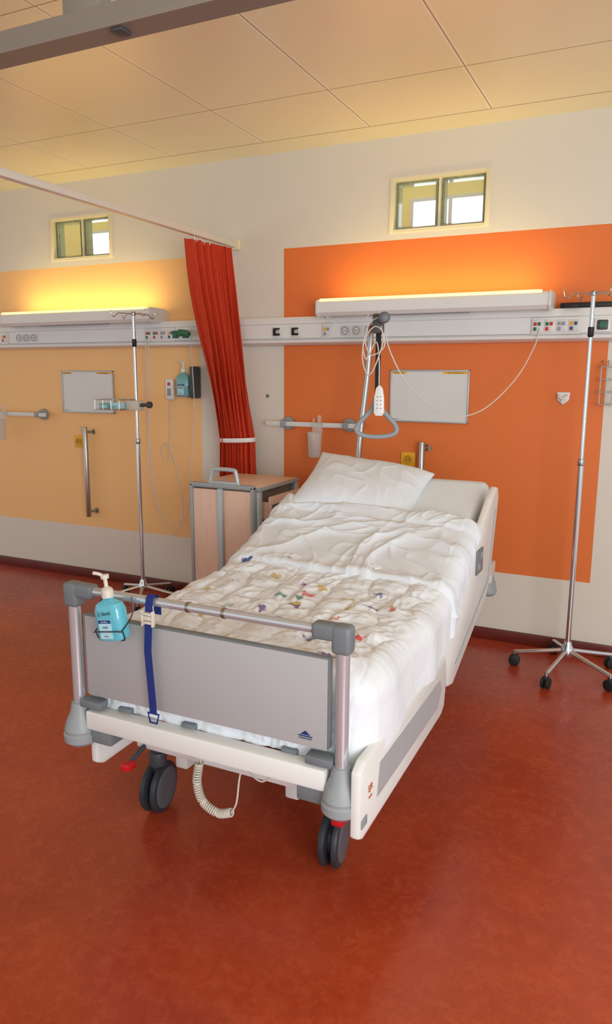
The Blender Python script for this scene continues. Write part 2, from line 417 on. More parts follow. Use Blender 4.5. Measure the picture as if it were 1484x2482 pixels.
# grab bars
for x in (-3.84,-1.255):
    e=empty('grab_bar',(x,-.04,.45),'vertical brushed steel grab bar on wall','grab bar','wall grab bars')
    B().cyl((x,-.065,.44),(x,-.065,1.12),.018,0,24,bev=.003).obj('bar',steel,e)
    for z in (.48,1.08):
        B().cyl((x,-.055,z),(x+.02,-.012,z),.010,0,16).cyl((x+.02,-.012,z),(x+.02,-.0005,z),.022,0,20).obj('mounting_bracket',steel,e)
# equipment rails
def erail(x0,x1,mounts):
    e=empty('equipment_rail',((x0+x1)/2,-.05,1.18),'short white horizontal equipment rail on round wall mounts','equipment rail','equipment rails')
    B().box(x0,x1,-.088,-.078,1.183,1.213,.002).obj('rail_bar',white2,e)
    for x in mounts:
        B().cyl((x,-.0005,1.198),(x,-.03,1.198),.042,0,32,bev=.006).cyl((x,-.03,1.198),(x,-.079,1.198),.02,0,20).box(x-.02,x+.02,-.096,-.074,1.178,1.218,.004).obj('wall_mount',lgrey,e)
erail(-2.30,-1.62,(-2.17,-1.74)); erail(-5.6,-4.2,(-4.29,-5.2))
def jar(x,z0=1.00):
    e=empty('measuring_jar',(x,-.12,z0),'clear plastic graduated suction jar hanging from wall rail','jar','rail jars')
    b_=B(); b_.lathe([(.036,0),(.04,.006),(.046,.15),(.05,.152),(.05,.157),(.044,.157),(.038,.008),(.0,.006)],(x,-.145,z0),(0,0,1),0,32); b_.obj('jar_body',clear,e)
    g=B()
    for i in range(9): g.box(x-.012,x-.012+(.012 if i%2 else .02),-.1895,-.188,z0+.02+i*.014,z0+.0215+i*.014)
    g.obj('graduation_marks',dgrey,e)
    B().box(x-.03,x+.03,-.125,-.0885,z0+.15,z0+.215,.006).box(x+.002,x+.022,-.115,-.09,z0+.21,z0+.26,.004).cyl((x-.02,-.12,z0+.21),(x-.02,-.12,z0+.24),.006,0,12).obj('jar_clamp',clear,e)
jar(-1.92); jar(-4.62)
# hook & screw
e=B(); e.prism([(-.515,-.001,1.42),(-.445,-.001,1.42),(-.45,-.001,1.375),(-.48,-.001,1.35),(-.51,-.001,1.375)],(0,-.012,0),bev=.004)
e.cyl((-.48,-.012,1.378),(-.48,-.04,1.372),.008,0,14).tube([(-.50,-.014,1.405),(-.50,-.04,1.40),(-.48,-.045,1.385),(-.46,-.04,1.40),(-.46,-.014,1.405)],.005,0,8)
e.obj('wall_hook',white,label='small white plastic hook screwed to orange wall panel',cat='hook')
B().lathe([(.012,0),(.012,.003),(.006,.006)],(-2.33,-.0005,1.37),(0,-1,0),0,20).obj('wall_plug',grey,label='tiny round grey plug set in the wall',cat='plug')
# wire basket far right
e=B()
for i in range(4):
    z=1.36+i*.065; e.tube([(-.29,-.002,z),(-.29,-.09,z),(-.20,-.09,z),(-.20,-.002,z)],.003,0,6,0)
for x in (-.29,-.26,-.23,-.20): e.tube([(x,-.004,1.59),(x,-.09,1.555),(x,-.09,1.36),(x,-.004,1.36)],.003,0,6,0)
e.obj('wire_basket',steel,label='small steel wire glove holder on wall',cat='wire holder')
B().box(-.52,-.26,-.085,-.02,1.8605,1.888,.006).box(-.50,-.42,-.11,-.04,1.862,1.88,.006).obj('black_device',black,label='flat black device lying on top of supply rail',cat='device')
# handset
e=empty('call_handset',(-3.09,-.02,1.33),'white patient call handset with cord hanging on wall holder','handset')
B().box(-3.13,-3.06,-.03,-.001,1.33,1.475,.012).obj('handset_body',white,e)
B().cyl((-3.095,-.03,1.44),(-3.095,-.034,1.44),.012,0,20).obj('call_button',red,e)
B().box(-3.11,-3.08,-.033,-.029,1.36,1.41,.003).obj('speaker_grille',lgrey,e)
B().tube([(-3.095,-.02,1.33),(-3.09,-.03,1.15),(-3.08,-.05,.98),(-3.12,-.05,.90),(-3.16,-.04,.98),(-3.10,-.04,1.02),(-3.02,-.05,.8),(-2.99,-.05,.55),(-3.06,-.06,.38),(-3.17,-.05,.44),(-3.25,-.04,.75),(-3.27,-.05,1.3),(-3.23,-.1,1.74)],.0035,0,8).obj('handset_cord',cablew,e)
B().tube([(-3.20,-.105,1.74),(-3.21,-.1,1.3),(-3.22,-.12,.9),(-3.15,-.12,.58),(-3.03,-.12,.47),(-2.90,-.12,.58),(-2.86,-.12,.9),(-2.84,-.1,1.3),(-2.86,-.1,1.70)],.003,0,8).obj('hanging_cable',cablew,label='thin white cable looping below the supply rail',cat='cable')
def bottle(e,x,y,z0,bw,bd,h,liq,full=False):
    prof=[(0,.9),(.05,1),(.72,1),(.86,.85),(.95,.4),(1.0,.32)]
    V=[];Fc=[];n=28
    for (t,k) in prof:
        for i in range(n):
            a=2*math.pi*i/n; c_,s_=math.cos(a),math.sin(a)
            px=math.copysign(abs(c_)**.55,c_)*bw/2*k; py=math.copysign(abs(s_)**.55,s_)*bd/2*max(k,.3)
            V.append((x+px,y+py,z0+t*h))
    for j in range(len(prof)-1):
        for i in range(n):
            l=(i+1)%n; Fc.append((j*n+i,j*n+l,(j+1)*n+l,(j+1)*n+i))
    Fc.append(tuple(range(n))[::-1]); Fc.append(tuple((len(prof)-1)*n+i for i in range(n)))
    B().raw(V,Fc).obj('bottle_body',liq,e)
    zt=z0+h
    B().lathe([(.018,0),(.018,.022),(.012,.03),(.006,.032),(.006,.055),(.012,.056),(.013,.068),(.004,.07)],(x,y,zt),(0,0,1),0,20).tube([(x,y,zt+.062),(x-.008,y-.015,zt+.074),(x-.016,y-.028,zt+.080)],.005,0,8).obj('pump_head',beige if full else white,e)
    L_=B()
    L_.box(x-bw*.28,x+bw*.20,y-bd/2-.0012,y-bd/2+.001,z0+h*.06,z0+h*.52,0,0).box(x-bw*.28,x+bw*.20,y-bd/2-.0016,y-bd/2,z0+h*.43,z0+h*.51,0,1).text('Sterillium',h*.055,(x-bw*.04,y-bd/2-.002,z0+h*.47),(1,0,0),(0,0,1),0,.0002).text('med',h*.09,(x-bw*.04,y-bd/2-.0018,z0+h*.34),(1,0,0),(0,0,1),2,.0002).text('500 ml',h*.045,(x-bw*.04,y-bd/2-.0018,z0+h*.12),(1,0,0),(0,0,1),2,.0002)
    L_.obj('bottle_label',[labelw,navy,ink],e)
    if full: B().text('2. Stock',h*.12,(x,y-bd/2-.0018,z0+h*.66),(1,0,.1),(0,0,1),0,.0002).obj('handwriting',ink,e)
e=empty('wall_sanitizer',(-2.93,-.06,1.34),'pale teal hand sanitizer bottle in wire wall holder','sanitizer bottle')
bottle(e,-2.95,-.06,1.36,.10,.06,.16,teal2)
B().tube([(-3.01,-.003,1.42),(-3.01,-.1,1.42),(-2.89,-.1,1.42),(-2.89,-.003,1.42)],.003,0,6,0).tube([(-3.0,-.003,1.355),(-3.0,-.095,1.355),(-2.9,-.095,1.355),(-2.9,-.003,1.355)],.003,0,6,0).obj('wire_holder',steel,e)
B().box(-2.885,-2.845,-.09,-.001,1.345,1.56,.012).box(-2.88,-2.85,-.094,-.088,1.37,1.45,.004).obj('glove_dispenser',dgrey,label='slim dark grey dispenser box on the wall beside sanitizer',cat='dispenser')
# ---------------------------------------------------------------- curtain and tracks
trk=M('track_paint',(224,218,206),.35,var=.02); trk2=M('grey_track_paint',(134,126,114),.4,var=.03)
e=empty('curtain_track',(-2.56,-1.4,2.31),'white ceiling curtain track running out from the wall','curtain track')
B().box(-2.58,-2.54,-2.73,-.03,2.31,2.345,.004).obj('track_profile',trk,e)
B().box(-2.60,-2.52,-.03,-.0005,2.295,2.36,.005).obj('wall_bracket',cream,e)
e=empty('crossing_track',(-1.5,-2.76,2.28),'grey ceiling track beam crossing above the bed foot','ceiling track')
B().prism([(-6.0,y,z) for y,z in ((-2.797,2.298),(-2.723,2.298),(-2.723,2.312),(-2.73,2.314),(-2.73,2.352),(-2.79,2.352),(-2.79,2.314),(-2.797,2.312))],(7.6,0,0)).obj('beam',trk2,e)
B().box(-1.235,-1.20,-2.79,-2.75,2.290,2.2975,.002).obj('runner_joint',dgrey,e)
B().box(-1.38,-1.27,-2.785,-2.735,2.3525,2.8495,.004).obj('ceiling_hanger',trk2,e)
cur=empty('bed_curtain',(-2.5,-.2,.5),'red-orange pleated privacy curtain gathered by a white tieback','curtain')
nu,nv=260,110
V=[];Fc=[]
def cpath(z):
    TL,TR=Vector((-2.60,-.49)),Vector((-2.545,-.08))
    ML,MR=Vector((-2.595,-.17)),Vector((-2.375,-.10))
    BL,BR=Vector((-2.61,-.18)),Vector((-2.36,-.09))
    if z>1.09:
        t=(2.295-z)/(2.295-1.09)
        tl=sm(t)*.35+.65*t
        Lp=TL.lerp(ML,tl**1.1); Rp=TR.lerp(MR,t**1.2)
        amp=.030*(1-.25*t)+.016*math.sin(math.pi*t)
    else:
        t=(1.09-z)/(1.09-.5); Lp=ML.lerp(BL,sm(t)); Rp=MR.lerp(BR,sm(t)); amp=.026+.01*t
    return Lp,Rp,amp
for j in range(nv+1):
    z=2.295-(2.295-.5)*j/nv
    Lp,Rp,amp=cpath(z); d_=(Rp-Lp); nrm=Vector((-d_.y,d_.x)).normalized()
    for i in range(nu+1):
        u=i/nu
        ph=u*2*math.pi*7.5+3.2*noise.noise(Vector((u*3.2,z*.55,0)))
        k2=.5+.5*sm((2.25-z)/.5)
        off=amp*math.sin(ph)+amp*.40*math.sin(ph*2.1+z*1.2)*k2+amp*.35*(1-k2)*math.sin(ph*3)+.010*noise.noise(Vector((u*9,z*2,5)))
        uu=u+.014*math.sin(2*ph)
        p=Lp+d_*uu+nrm*off
        V.append((p.x,min(p.y,-.02),z+.004*math.sin(ph)))
for j in range(nv):
    for i in range(nu):
        a=j*(nu+1)+i; Fc.append((a,a+1,a+nu+2,a+nu+1))
o=B().raw(V,Fc).obj('curtain_fabric',curtm,cur,ang=80)
sd=o.modifiers.new('s','SOLIDIFY'); sd.thickness=.003
b_=B(); rp=[]
for k in range(24):
    a=2*math.pi*k/24; rp.append((-2.485+.13*math.cos(a),-.135+.066*math.sin(a),1.085+.006*math.cos(a)))
b_.tube(rp,.01,0,8,2,True,flat=(.014,.003)); b_.obj('tieback',white,cur)
for k in range(14):
    y=-.47+k*.028; b_=B(); b_.tube([(-2.56,y,2.309),(-2.56,y,2.298),(-2.566,y,2.285),(-2.575,y,2.28)],.0025,0,6,3)
    b_.obj('curtain_glider',white,cur)
# ---------------------------------------------------------------- nightstand
ns=empty('bedside_cabinet',(-2.195,-.55,F),'grey-framed beech bedside cabinet with folded tray and open drawer','bedside cabinet')
x0,x1,y0,y1=-2.41,-1.97,-.78,-.28
zt=.885
nframe=M('cabinet_frame_grey',(184,192,192),.4,.2,var=.03)
nframe2=M('cabinet_edge_grey',(156,164,166),.4,var=.03)
B().box(x0-.01,x1+.015,y0-.005,y1,zt-.02,zt,.006).obj('cabinet_top',nframe2,ns)
B().box(x0+.01,x1-.005,y0+.01,y1-.01,zt-.002,zt+.003,.001).obj('top_surface',wood,ns)
for (x,y) in ((x0,y0),(x1-.04,y0),(x0,y1-.04),(x1-.04,y1-.04)):
    B().box(x,x+.045,y,y+.045,.06,zt-.02,.008).obj('corner_post',nframe,ns)
B().box(x0+.01,x1-.02,y0+.02,y1-.01,.10,.55,.004).obj('cabinet_body',wood,ns)
B().box(x0+.01,x0+.02,y0+.02,y1-.01,.55,zt-.02,.002).box(x0+.01,x1-.03,y1-.02,y1-.01,.55,zt-.02,.002).box(x0+.01,x1-.03,y0+.02,y0+.03,.55,zt-.02,.002).obj('upper_panels',wood,ns)
dr=B().box(x1-.38,x1+.045,y0+.06,y1-.055,.70,.71).box(x1+.03,x1+.045,y0+.06,y1-.055,.71,.83,.004).box(x1-.38,x1+.03,y0+.06,y0+.07,.71,.80).box(x1-.38,x1+.03,y1-.065,y1-.055,.71,.80).obj('drawer',wood,ns)
B().box(x1+.045,x1+.06,y0+.08,y0+.17,.745,.785,.004).obj('drawer_handle',dgrey,dr)
tr=B().box(x0+.03,x1-.03,y0-.032,y0-.014,.16,zt-.02,.004,0).obj('folding_tray',wood,ns)
fr=B(); fr.box(x0+.01,x0+.030,y0-.04,y0-.006,.14,zt+.01,.006).box(x1-.030,x1-.01,y0-.04,y0-.006,.14,zt+.01,.006).box(x0+.01,x1-.01,y0-.04,y0-.006,zt-.012,zt+.016,.007).box(x0+.01,x1-.01,y0-.04,y0-.006,.13,.155,.006)
fr.obj('tray_frame',nframe2,tr)
B().box(-2.21,-2.172,y0-.055,y0-.034,.14,zt-.01,.008).obj('tray_column',nframe,tr)
h=B(); h.tube([(-2.27,y0-.02,zt+.01),(-2.255,y0-.02,zt+.08),(-2.235,y0-.02,zt+.095),(-2.12,y0-.02,zt+.095),(-2.10,y0-.02,zt+.08),(-2.085,y0-.02,zt+.01)],.012,0,10,5).box(-2.275,-2.08,y0-.035,y0-.006,zt+.012,zt+.03,.005)
h.obj('carry_handle',nframe,ns)
B().box(x0-.03,x0-.005,y0+.02,y0+.05,.2,.80,.006).obj('towel_rail',nframe,ns)
for (x,y) in ((x0+.03,y0+.03),(x1-.03,y0+.03),(x0+.03,y1-.03),(x1-.03,y1-.03)):
    B().cyl((x-.012,y,F+.035),(x+.012,y,F+.035),.035,0,24,bev=.005).cyl((x,y,F+.05),(x,y,.07),.012,1,12).obj('caster',[tyre,grey],ns)
# ---------------------------------------------------------------- IV stands
def ivstand(cx_,cy_,rot,top,lab,tray=False):
    e=empty('iv_stand',(cx_,cy_,F),lab,'drip stand','wheeled drip stands')
    hub=F+.125
    b_=B(); b_.lathe([(.028,-.03),(.034,-.02),(.034,.012),(.022,.03),(.018,.05)],(cx_,cy_,hub),(0,0,1),0,24)
    b_.obj('hub',chrome,e)
    for k in range(5):
        a=rot+2*math.pi*k/5; dx_,dy_=math.cos(a),math.sin(a); R_=.27
        B().tube([(cx_+dx_*.02,cy_+dy_*.02,hub),(cx_+dx_*.13,cy_+dy_*.13,hub-.022),(cx_+dx_*R_,cy_+dy_*R_,hub-.048)],.012,0,12,5).obj('base_leg',chrome,e)
        wx,wy=cx_+dx_*R_,cy_+dy_*R_; zc=F+.03
        ax=(-dy_,dx_)
        c=B()
        for s_ in (-1,1):
            c.cyl((wx+ax[0]*s_*.006,wy+ax[1]*s_*.006,zc),(wx+ax[0]*s_*.02,wy+ax[1]*s_*.02,zc),.03,0,24,bev=.004)
        c.cyl((wx,wy,zc+.01),(wx,wy,hub-.04),.008,1,12).box(wx-.014,wx+.014,wy-.014,wy+.014,zc+.012,zc+.036,.006,0)
        c.obj('caster',[black,chrome],e)
    mid=F+.125+(top-hub)*.55
    B().cyl((cx_,cy_,hub+.02),(cx_,cy_,mid),.0135,0,24).obj('lower_pole',chrome,e)
    B().cyl((cx_,cy_,mid),(cx_,cy_,top),.010,0,20).obj('upper_pole',chrome,e)
    B().cyl((cx_,cy_,mid-.02),(cx_,cy_,mid+.015),.017,0,20,bev=.003).obj('locking_collar',steel,e)
    B().cyl((cx_,cy_,top-.19),(cx_,cy_,top-.16),.015,0,20,bev=.003).lathe([(.01,0),(.016,.01),(.011,.03)],(cx_,cy_,top-.21),(0,0,1),0,16).obj('black_collar',black,e)
    hk=B(); hk.cyl((cx_,cy_,top-.012),(cx_,cy_,top+.012),.016,0,20,bev=.003)
    for k in range(4):
        a=rot*.7+math.pi/2*k+.3; dx_,dy_=math.cos(a),math.sin(a)
        pt=lambda r_,z_:(cx_+dx_*r_,cy_+dy_*r_,top+z_)
        hk.tube([pt(.01,0),pt(.08,0),pt(.11,-.004),pt(.128,-.022),pt(.145,-.022),pt(.155,0),pt(.152,.014)],.0030,0,8,4)
    hk.obj('hook_crown',steel,e)
    if tray:
        zt_=1.30
        B().box(cx_-.05,cx_+.05,cy_-.05,cy_+.02,zt_-.03,zt_+.035,.008,0).cyl((cx_+.05,cy_-.02,zt_+.005),(cx_+.12,cy_-.03,zt_+.01),.012,1,16).cyl((cx_+.115,cy_-.03,zt_+.01),(cx_+.14,cy_-.03,zt_+.01),.022,1,18,bev=.004).obj('tray_clamp',[beige,dgrey],e)
        t_=B(); X0,X1,Y0,Y1=cx_-.23,cx_-.03,cy_-.14,cy_+.04
        for z_ in (zt_-.025,zt_+.04): t_.tube([(X0,Y0,z_),(X1,Y0,z_),(X1,Y1,z_),(X0,Y1,z_)],.0028,0,6,0,True)
        for q in range(4):
            x_=X0+(X1-X0)*q/3; t_.tube([(x_,Y0,zt_+.04),(x_,Y0,zt_-.025),(x_,Y1,zt_-.025),(x_,Y1,zt_+.04)],.0016,0,5,0)
        t_.obj('wire_tray',steel,e)
    return e
ivstand(-.335,-.335,math.radians(-105),1.905,'chrome drip stand on five black casters beside the bed')
ivstand(-3.12,-.36,math.radians(-60),1.89,'chrome drip stand with wire tray near the yellow panel',True)
for k,(x,cm,wd) in enumerate(((-3.298,teal2,.08),(-3.215,labelw,.07))):
    o=B().box(x-wd/2,x+wd/2,-.475,-.35,1.281,1.318+.006*k,.005,0).box(x-wd/3,x+wd/3,-.4765,-.4755,1.288,1.302,0,1).obj('supply_packet',[cm,labelw if cm is teal2 else teal2],label='small teal and white supply packet in wire tray',cat='packet',group='packets in the drip stand tray')
# ---------------------------------------------------------------- BED
bed=empty('hospital_bed',(-1.145,-1.6,F),'adjustable hospital bed with grey footboard and raised backrest','hospital bed')
yf=-2.62; xl,xr=-1.60,-.69
fb=B().box(xl+.04,xr-.04,yf-.005,yf+.017,.505,.768,.004).obj('footboard',panelg,bed)
B().box(xl+.038,xr-.038,yf-.006,yf+.018,.765,.771,.003).box(xl+.036,xl+.040,yf-.006,yf+.018,.51,.77,.002).box(xr-.040,xr-.036,yf-.006,yf+.018,.51,.77,.002).obj('footboard_edging',grey,fb)
lx_=-.795
lg=B(); lg.prism([(lx_-.015,yf-.0065,.540),(lx_+.015,yf-.0065,.540),(lx_,yf-.0065,.552)],(0,.001,0),0)
lg.prism([(lx_-.021,yf-.0065,.5345),(lx_+.021,yf-.0065,.5345),(lx_+.021,yf-.0065,.5375),(lx_-.021,yf-.0065,.5375)],(0,.001,0),0)
lg.text('STIEGELMEYER',.0060,(lx_,yf-.007,.5295),(1,0,0),(0,0,1),0,.0003); lg.obj('maker_logo',navy,fb)
for x in (xl,xr):
    B().cyl((x,yf,.45),(x,yf,.81),.019,0,28).obj('foot_post',postm,bed)
    s_=1 if x==xl else -1
    B().box(x-.027,x+.027,yf-.024,yf+.024,.79,.868,.012,0,3).box(min(x-.02*s_,x+.085*s_),max(x-.02*s_,x+.085*s_),yf-.022,yf+.022,.822,.8675,.011,0,3).obj('corner_elbow',grey,bed)
    B().lathe([(.0,0),(.042,0),(.054,.012),(.055,.034),(.050,.039),(.050,.044),(.052,.049),(.044,.078),(.031,.106),(.025,.138),(.0,.138)],(x,yf,.333),(0,0,1),0,36).obj('corner_bumper',lgrey,bed)
    B().box(min(x+.02*s_,x+.10*s_),max(x+.02*s_,x+.10*s_),yf-.024,yf+.022,.465,.49,.005).obj('panel_clip',grey,bed)
    B().box(min(x+.0*s_,x+.13*s_),max(x+.0*s_,x+.13*s_),yf-.012,yf+.06,.345,.39,.006).obj('frame_bracket',grey,bed)
B().cyl((xl+.05,yf,.846),(xr-.05,yf,.846),.0135,0,24).obj('top_bar',postm,bed)
for x in (-1.17,-1.05): B().cyl((x-.006,yf,.846),(x+.006,yf,.846),.016,0,24,bev=.002).obj('bar_collar',steel,bed)
B().box(xl+.04,xr-.04,yf-.022,yf+.03,.392,.456,.008).obj('foot_crossbeam',white,bed)
for x in (-1.44,-1.20,-.86): B().box(x-.025,x+.025,yf+.02,yf+.07,.44,.470,.006).obj('panel_latch',grey,bed)
def sidebd(x,out,ya=-2.655,dz=0):
    yb=-1.80
    pts=[(ya,.29+dz),(ya+.03,.275+dz),(yb-.04,.29+dz),(yb,.31+dz),(yb+.02,.42),(yb,.50),(ya+.04,.50),(ya,.48)]
    a=x if out>0 else x-.028
    o_=B().prism([(a,y,z) for y,z in pts],(.028,0,0),0,.007).obj('side_board',white,bed)
    xo=a+.0285 if out>0 else a-.0005
    B().prism([(xo,y,z) for y,z in [(ya+.13,.345),(yb-.10,.345),(yb-.06,.40),(yb-.08,.44),(ya+.15,.44)]],(.002*out,0,0),0).obj('board_inset',panelin,o_)
    B().box(min(xo,xo+.003*out),max(xo,xo+.003*out),ya+.01,ya+.05,.315,.34,.001).obj('end_marker',lgrey,o_)
    if out>0:
        B().text('S|R',.026,(xo+.0015,ya+.075,.405),(0,1,0),(0,0,1),0,.0005).text('care',.014,(xo+.0015,ya+.075,.38),(0,1,0),(0,0,1),0,.0005).obj('board_mark',orangep,o_)
sidebd(-.650,1); sidebd(-1.555,-1,-2.60,-.035)
def headrail(x):
    pts=[(-1.74,.42),(-1.70,.34),(-1.62,.32),(-1.05,.52),(-.99,.58),(-.88,.95),(-.90,1.0),(-.95,1.01),(-1.05,.97),(-1.25,.86),(-1.65,.66),(-1.74,.58)]
    return B().prism([(x,y,z) for y,z in pts],(.028,0,0),0,.008).obj('raised_side_rail',white,bed)
hr=headrail(-.665)
gr=B(); gr.tube([(-.636,-1.60,.40),(-.636,-1.10,.575),(-.636,-1.035,.63),(-.636,-.955,.91)],.003,0,6,4); gr.obj('rail_groove',lgrey,hr)
B().box(-.637,-.629,-1.31,-1.20,.68,.785,.004,0).box(-.6295,-.627,-1.295,-1.26,.70,.73,.001,1).box(-.6295,-.627,-1.25,-1.215,.74,.77,.001,1).obj('rail_control_panel',[grey,lgrey],hr)
for x in (-1.56,-.76):
    B().box(x,x+.035,-2.58,-.40,.47,.53,.006).obj('frame_beam',white,bed)
B().box(-1.50,-.78,-2.46,-.95,.48,.53,.005).obj('mattress_deck',lgrey,bed)
B().box(-1.62,-.74,-.42,-.36,.40,.50,.01).obj('head_crossbeam',white,bed)
B().box(-1.55,-.80,-.40,-.375,.50,.82,.012).obj('headboard',panelg,bed)
for x in (-1.60,-.765): B().lathe([(.0,0),(.038,0),(.049,.012),(.050,.032),(.046,.04),(.040,.075),(.028,.105),(.024,.135),(0,.135)],(x,-.38,.33),(0,0,1),0,36).obj('corner_bumper',lgrey,bed)
for x in (-1.40,-.97): B().box(x-.025,x+.025,-2.36,-.75,.15,.21,.008).obj('chassis_beam',white2,bed)
B().box(-1.56,-.80,-2.40,-2.33,.215,.265,.008).obj('chassis_crossbeam',white,bed)
B().box(-1.30,-1.06,-2.12,-1.98,.18,.48,.02).obj('lift_column',lgrey,bed)
B().box(-1.30,-1.06,-1.02,-.88,.18,.48,.02).obj('lift_column',lgrey,bed)
B().box(-1.45,-.92,-2.10,-2.02,.15,.20,.01).obj('lower_crossbeam',dgrey,bed)
B().box(-1.45,-.92,-.98,-.90,.15,.20,.01).obj('lower_crossbeam',dgrey,bed)
def caster(x,y,ang):
    R=.092; zc=F+R; a=math.radians(ang); ax=Vector((math.cos(a),math.sin(a),0))
    c=B(); o_=Vector((x,y,zc))
    for s_ in (-1,1):
        c.lathe([(.0,.009),(R*.88,.009),(R*.98,.013),(R,.021),(R*.96,.029),(R*.84,.032)],o_,ax*s_,0,40)
        c.lathe([(.0,.029),(R*.8,.029),(R*.8,.034),(R*.72,.037),(.03,.035),(.0,.035)],o_,ax*s_,1,40)
    w_=c.obj('double_caster',[tyre,hubgrey],bed,ang=50)
    f=B(); f.cyl((x,y,zc+.02),(x,y,.23),.02,0,20); f.cyl((x,y,.115),(x,y,.17),.032,0,24,bev=.006); f.cyl(o_-ax*.009,o_+ax*.009,.05,0,24)
    f.obj('caster_fork',dgrey,w_)
caster(-1.53,-2.32,8); caster(-.835,-2.32,8); caster(-1.35,-.80,8); caster(-.99,-.80,8)
for (x,y) in ((-1.535,-2.46),(-.765,-2.43)):
    p=B().tube([(x+.02,y+.14,.225),(x+.01,y+.06,.225),(x,y-.005,.195)],.009,0,8,4).obj('brake_pedal',dgrey,bed)
    B().box(x-.019,x+.019,y-.04,y+.004,.176,.203,.006).obj('pedal_pad',red,p)
P_=[]
ctl=[Vector(v) for v in ((-1.215,-2.52,.30),(-1.225,-2.52,.23),(-1.205,-2.52,.17),(-1.15,-2.52,.145),(-1.10,-2.52,.16))]
N=420
for i in range(N+1):
    t=i/N*(len(ctl)-1); k=min(int(t),len(ctl)-2); u=t-k
    a_,b__,c_,d_=ctl[max(k-1,0)],ctl[k],ctl[k+1],ctl[min(k+2,len(ctl)-1)]
    q=.5*((2*b__)+(c_-a_)*u+(2*a_-5*b__+4*c_-d_)*u*u+(-a_+3*b__-3*c_+d_)*u**3)
    T=((c_-b__)).normalized(); n1_=Vector((0,1,0)); n2_=T.cross(n1_)
    th=2*math.pi*i/12; P_.append(q+(n1_*math.cos(th)+n2_*math.sin(th))*.012)
b_=B(); b_.tube(P_,.003,0,6,0); b_.tube([(-1.21,-2.52,.30),(-1.2,-2.52,.36),(-1.2,-2.5,.42)],.003,0,6,4); b_.tube([(-1.10,-2.52,.16),(-1.08,-2.52,.2),(-1.07,-2.5,.3),(-1.0,-2.5,.28),(-.95,-2.48,.33)],.003,0,6,5)
b_.obj('coiled_cord',beige,bed)
# lifting pole
lp=B(); lp.tube([(-1.545,-.36,.45),(-1.545,-.36,1.0),(-1.505,-.34,1.5),(-1.492,-.34,1.68),(-1.475,-.37,1.77),(-1.42,-.48,1.785),(-1.18,-1.0,1.765)],.017,0,16,8)
lpo=lp.obj('lifting_pole',steel,bed)
pe=Vector((-1.18,-1.0,1.765))
dv=(pe-Vector((-1.42,-.48,1.785))).normalized()
polec=M('pole_cap_dark',(88,88,90),.4,.2)
B().cyl(pe,pe+dv*.05,.026,0,28,bev=.005).cyl(pe-dv*.13,pe-dv*.055,.025,0,24,bev=.004).box(pe.x-.075,pe.x-.035,pe.y+.05,pe.y+.12,1.70,1.79,.008).obj('pole_end_cap',polec,lpo)
tp=Vector((-1.235,-.91,1.75))
st=B(); st.box(tp.x-.013,tp.x+.013,tp.y-.002,tp.y+.002,1.38,1.745).obj('handle_strap',black,lpo)
R_=Vector((.93,.36,0)).normalized()
def hp(a,z): return tp+R_*a+Vector((0,0,z-tp.z))
th=B(); th.tube([hp(-.085,1.225),hp(-.098,1.245),hp(-.085,1.275),hp(-.03,1.335),hp(-.018,1.36),hp(.018,1.36),hp(.03,1.335),hp(.085,1.275),hp(.098,1.245),hp(.085,1.225),hp(.05,1.214),hp(0,1.21),hp(-.05,1.214)],.0115,0,12,6,True)
th.box(tp.x-.02,tp.x+.02,tp.y-.014,tp.y+.014,1.34,1.40,.006); th.obj('trapeze_handle',lgrey,lpo)
rc=empty('bed_remote',(-1.20,-.95,1.32),'white bed remote control hanging by coiled cable from lifting pole','remote control')
a=Vector((-1.205,-.965,0))
pr=[(-.016,1.315),(.017,1.315),(.025,1.33),(.024,1.40),(.016,1.445),(.005,1.458),(-.005,1.458),(-.016,1.445),(-.024,1.40),(-.024,1.33)]
B().prism([(a.x+R_.x*u,a.y+R_.y*u,z) for u,z in pr],(.006,-.018,0),0,.004).obj('remote_body',white,rc)
b_=B()
for i in range(4):
    for s_ in (-.008,.008): b_.cyl((a.x+.006+R_.x*s_,a.y-.018+R_.y*s_,1.405-i*.018),(a.x+.0067+R_.x*s_,a.y-.0200+R_.y*s_,1.405-i*.018),.0036,0,12)
b_.obj('remote_buttons',lgrey,rc)
b_=B(); b_.tube([(a.x,a.y-.005,1.458),(a.x-.005,a.y,1.58),(a.x-.03,a.y+.02,1.66),(a.x-.07,a.y,1.58),(a.x-.085,a.y,1.66),(a.x-.03,a.y,1.73),(a.x+.015,a.y,1.68),(a.x-.02,a.y-.02,1.54),(a.x-.06,a.y-.01,1.51),(a.x-.09,a.y,1.60),(a.x-.06,a.y,1.74),(a.x+.01,a.y,1.78),(a.x-.07,a.y+.03,1.79),(a.x-.09,a.y+.02,1.70),(a.x-.05,a.y,1.60),(a.x+.02,a.y,1.64),(a.x+.0,a.y,1.73)],.0030,0,7,8)
b_.obj('remote_cord',cablew,rc)
B().tube([(-.615,-.10,1.76),(-.63,-.14,1.66),(-.70,-.25,1.49),(-.83,-.38,1.335),(-.96,-.5,1.295),(-1.05,-.68,1.36),(-1.12,-.85,1.485),(-1.17,-.93,1.62),(-1.185,-.95,1.70)],.003,0,8,8).obj('call_cable',cablew,label='thin white cable sagging from wall socket to lifting pole',cat='cable')
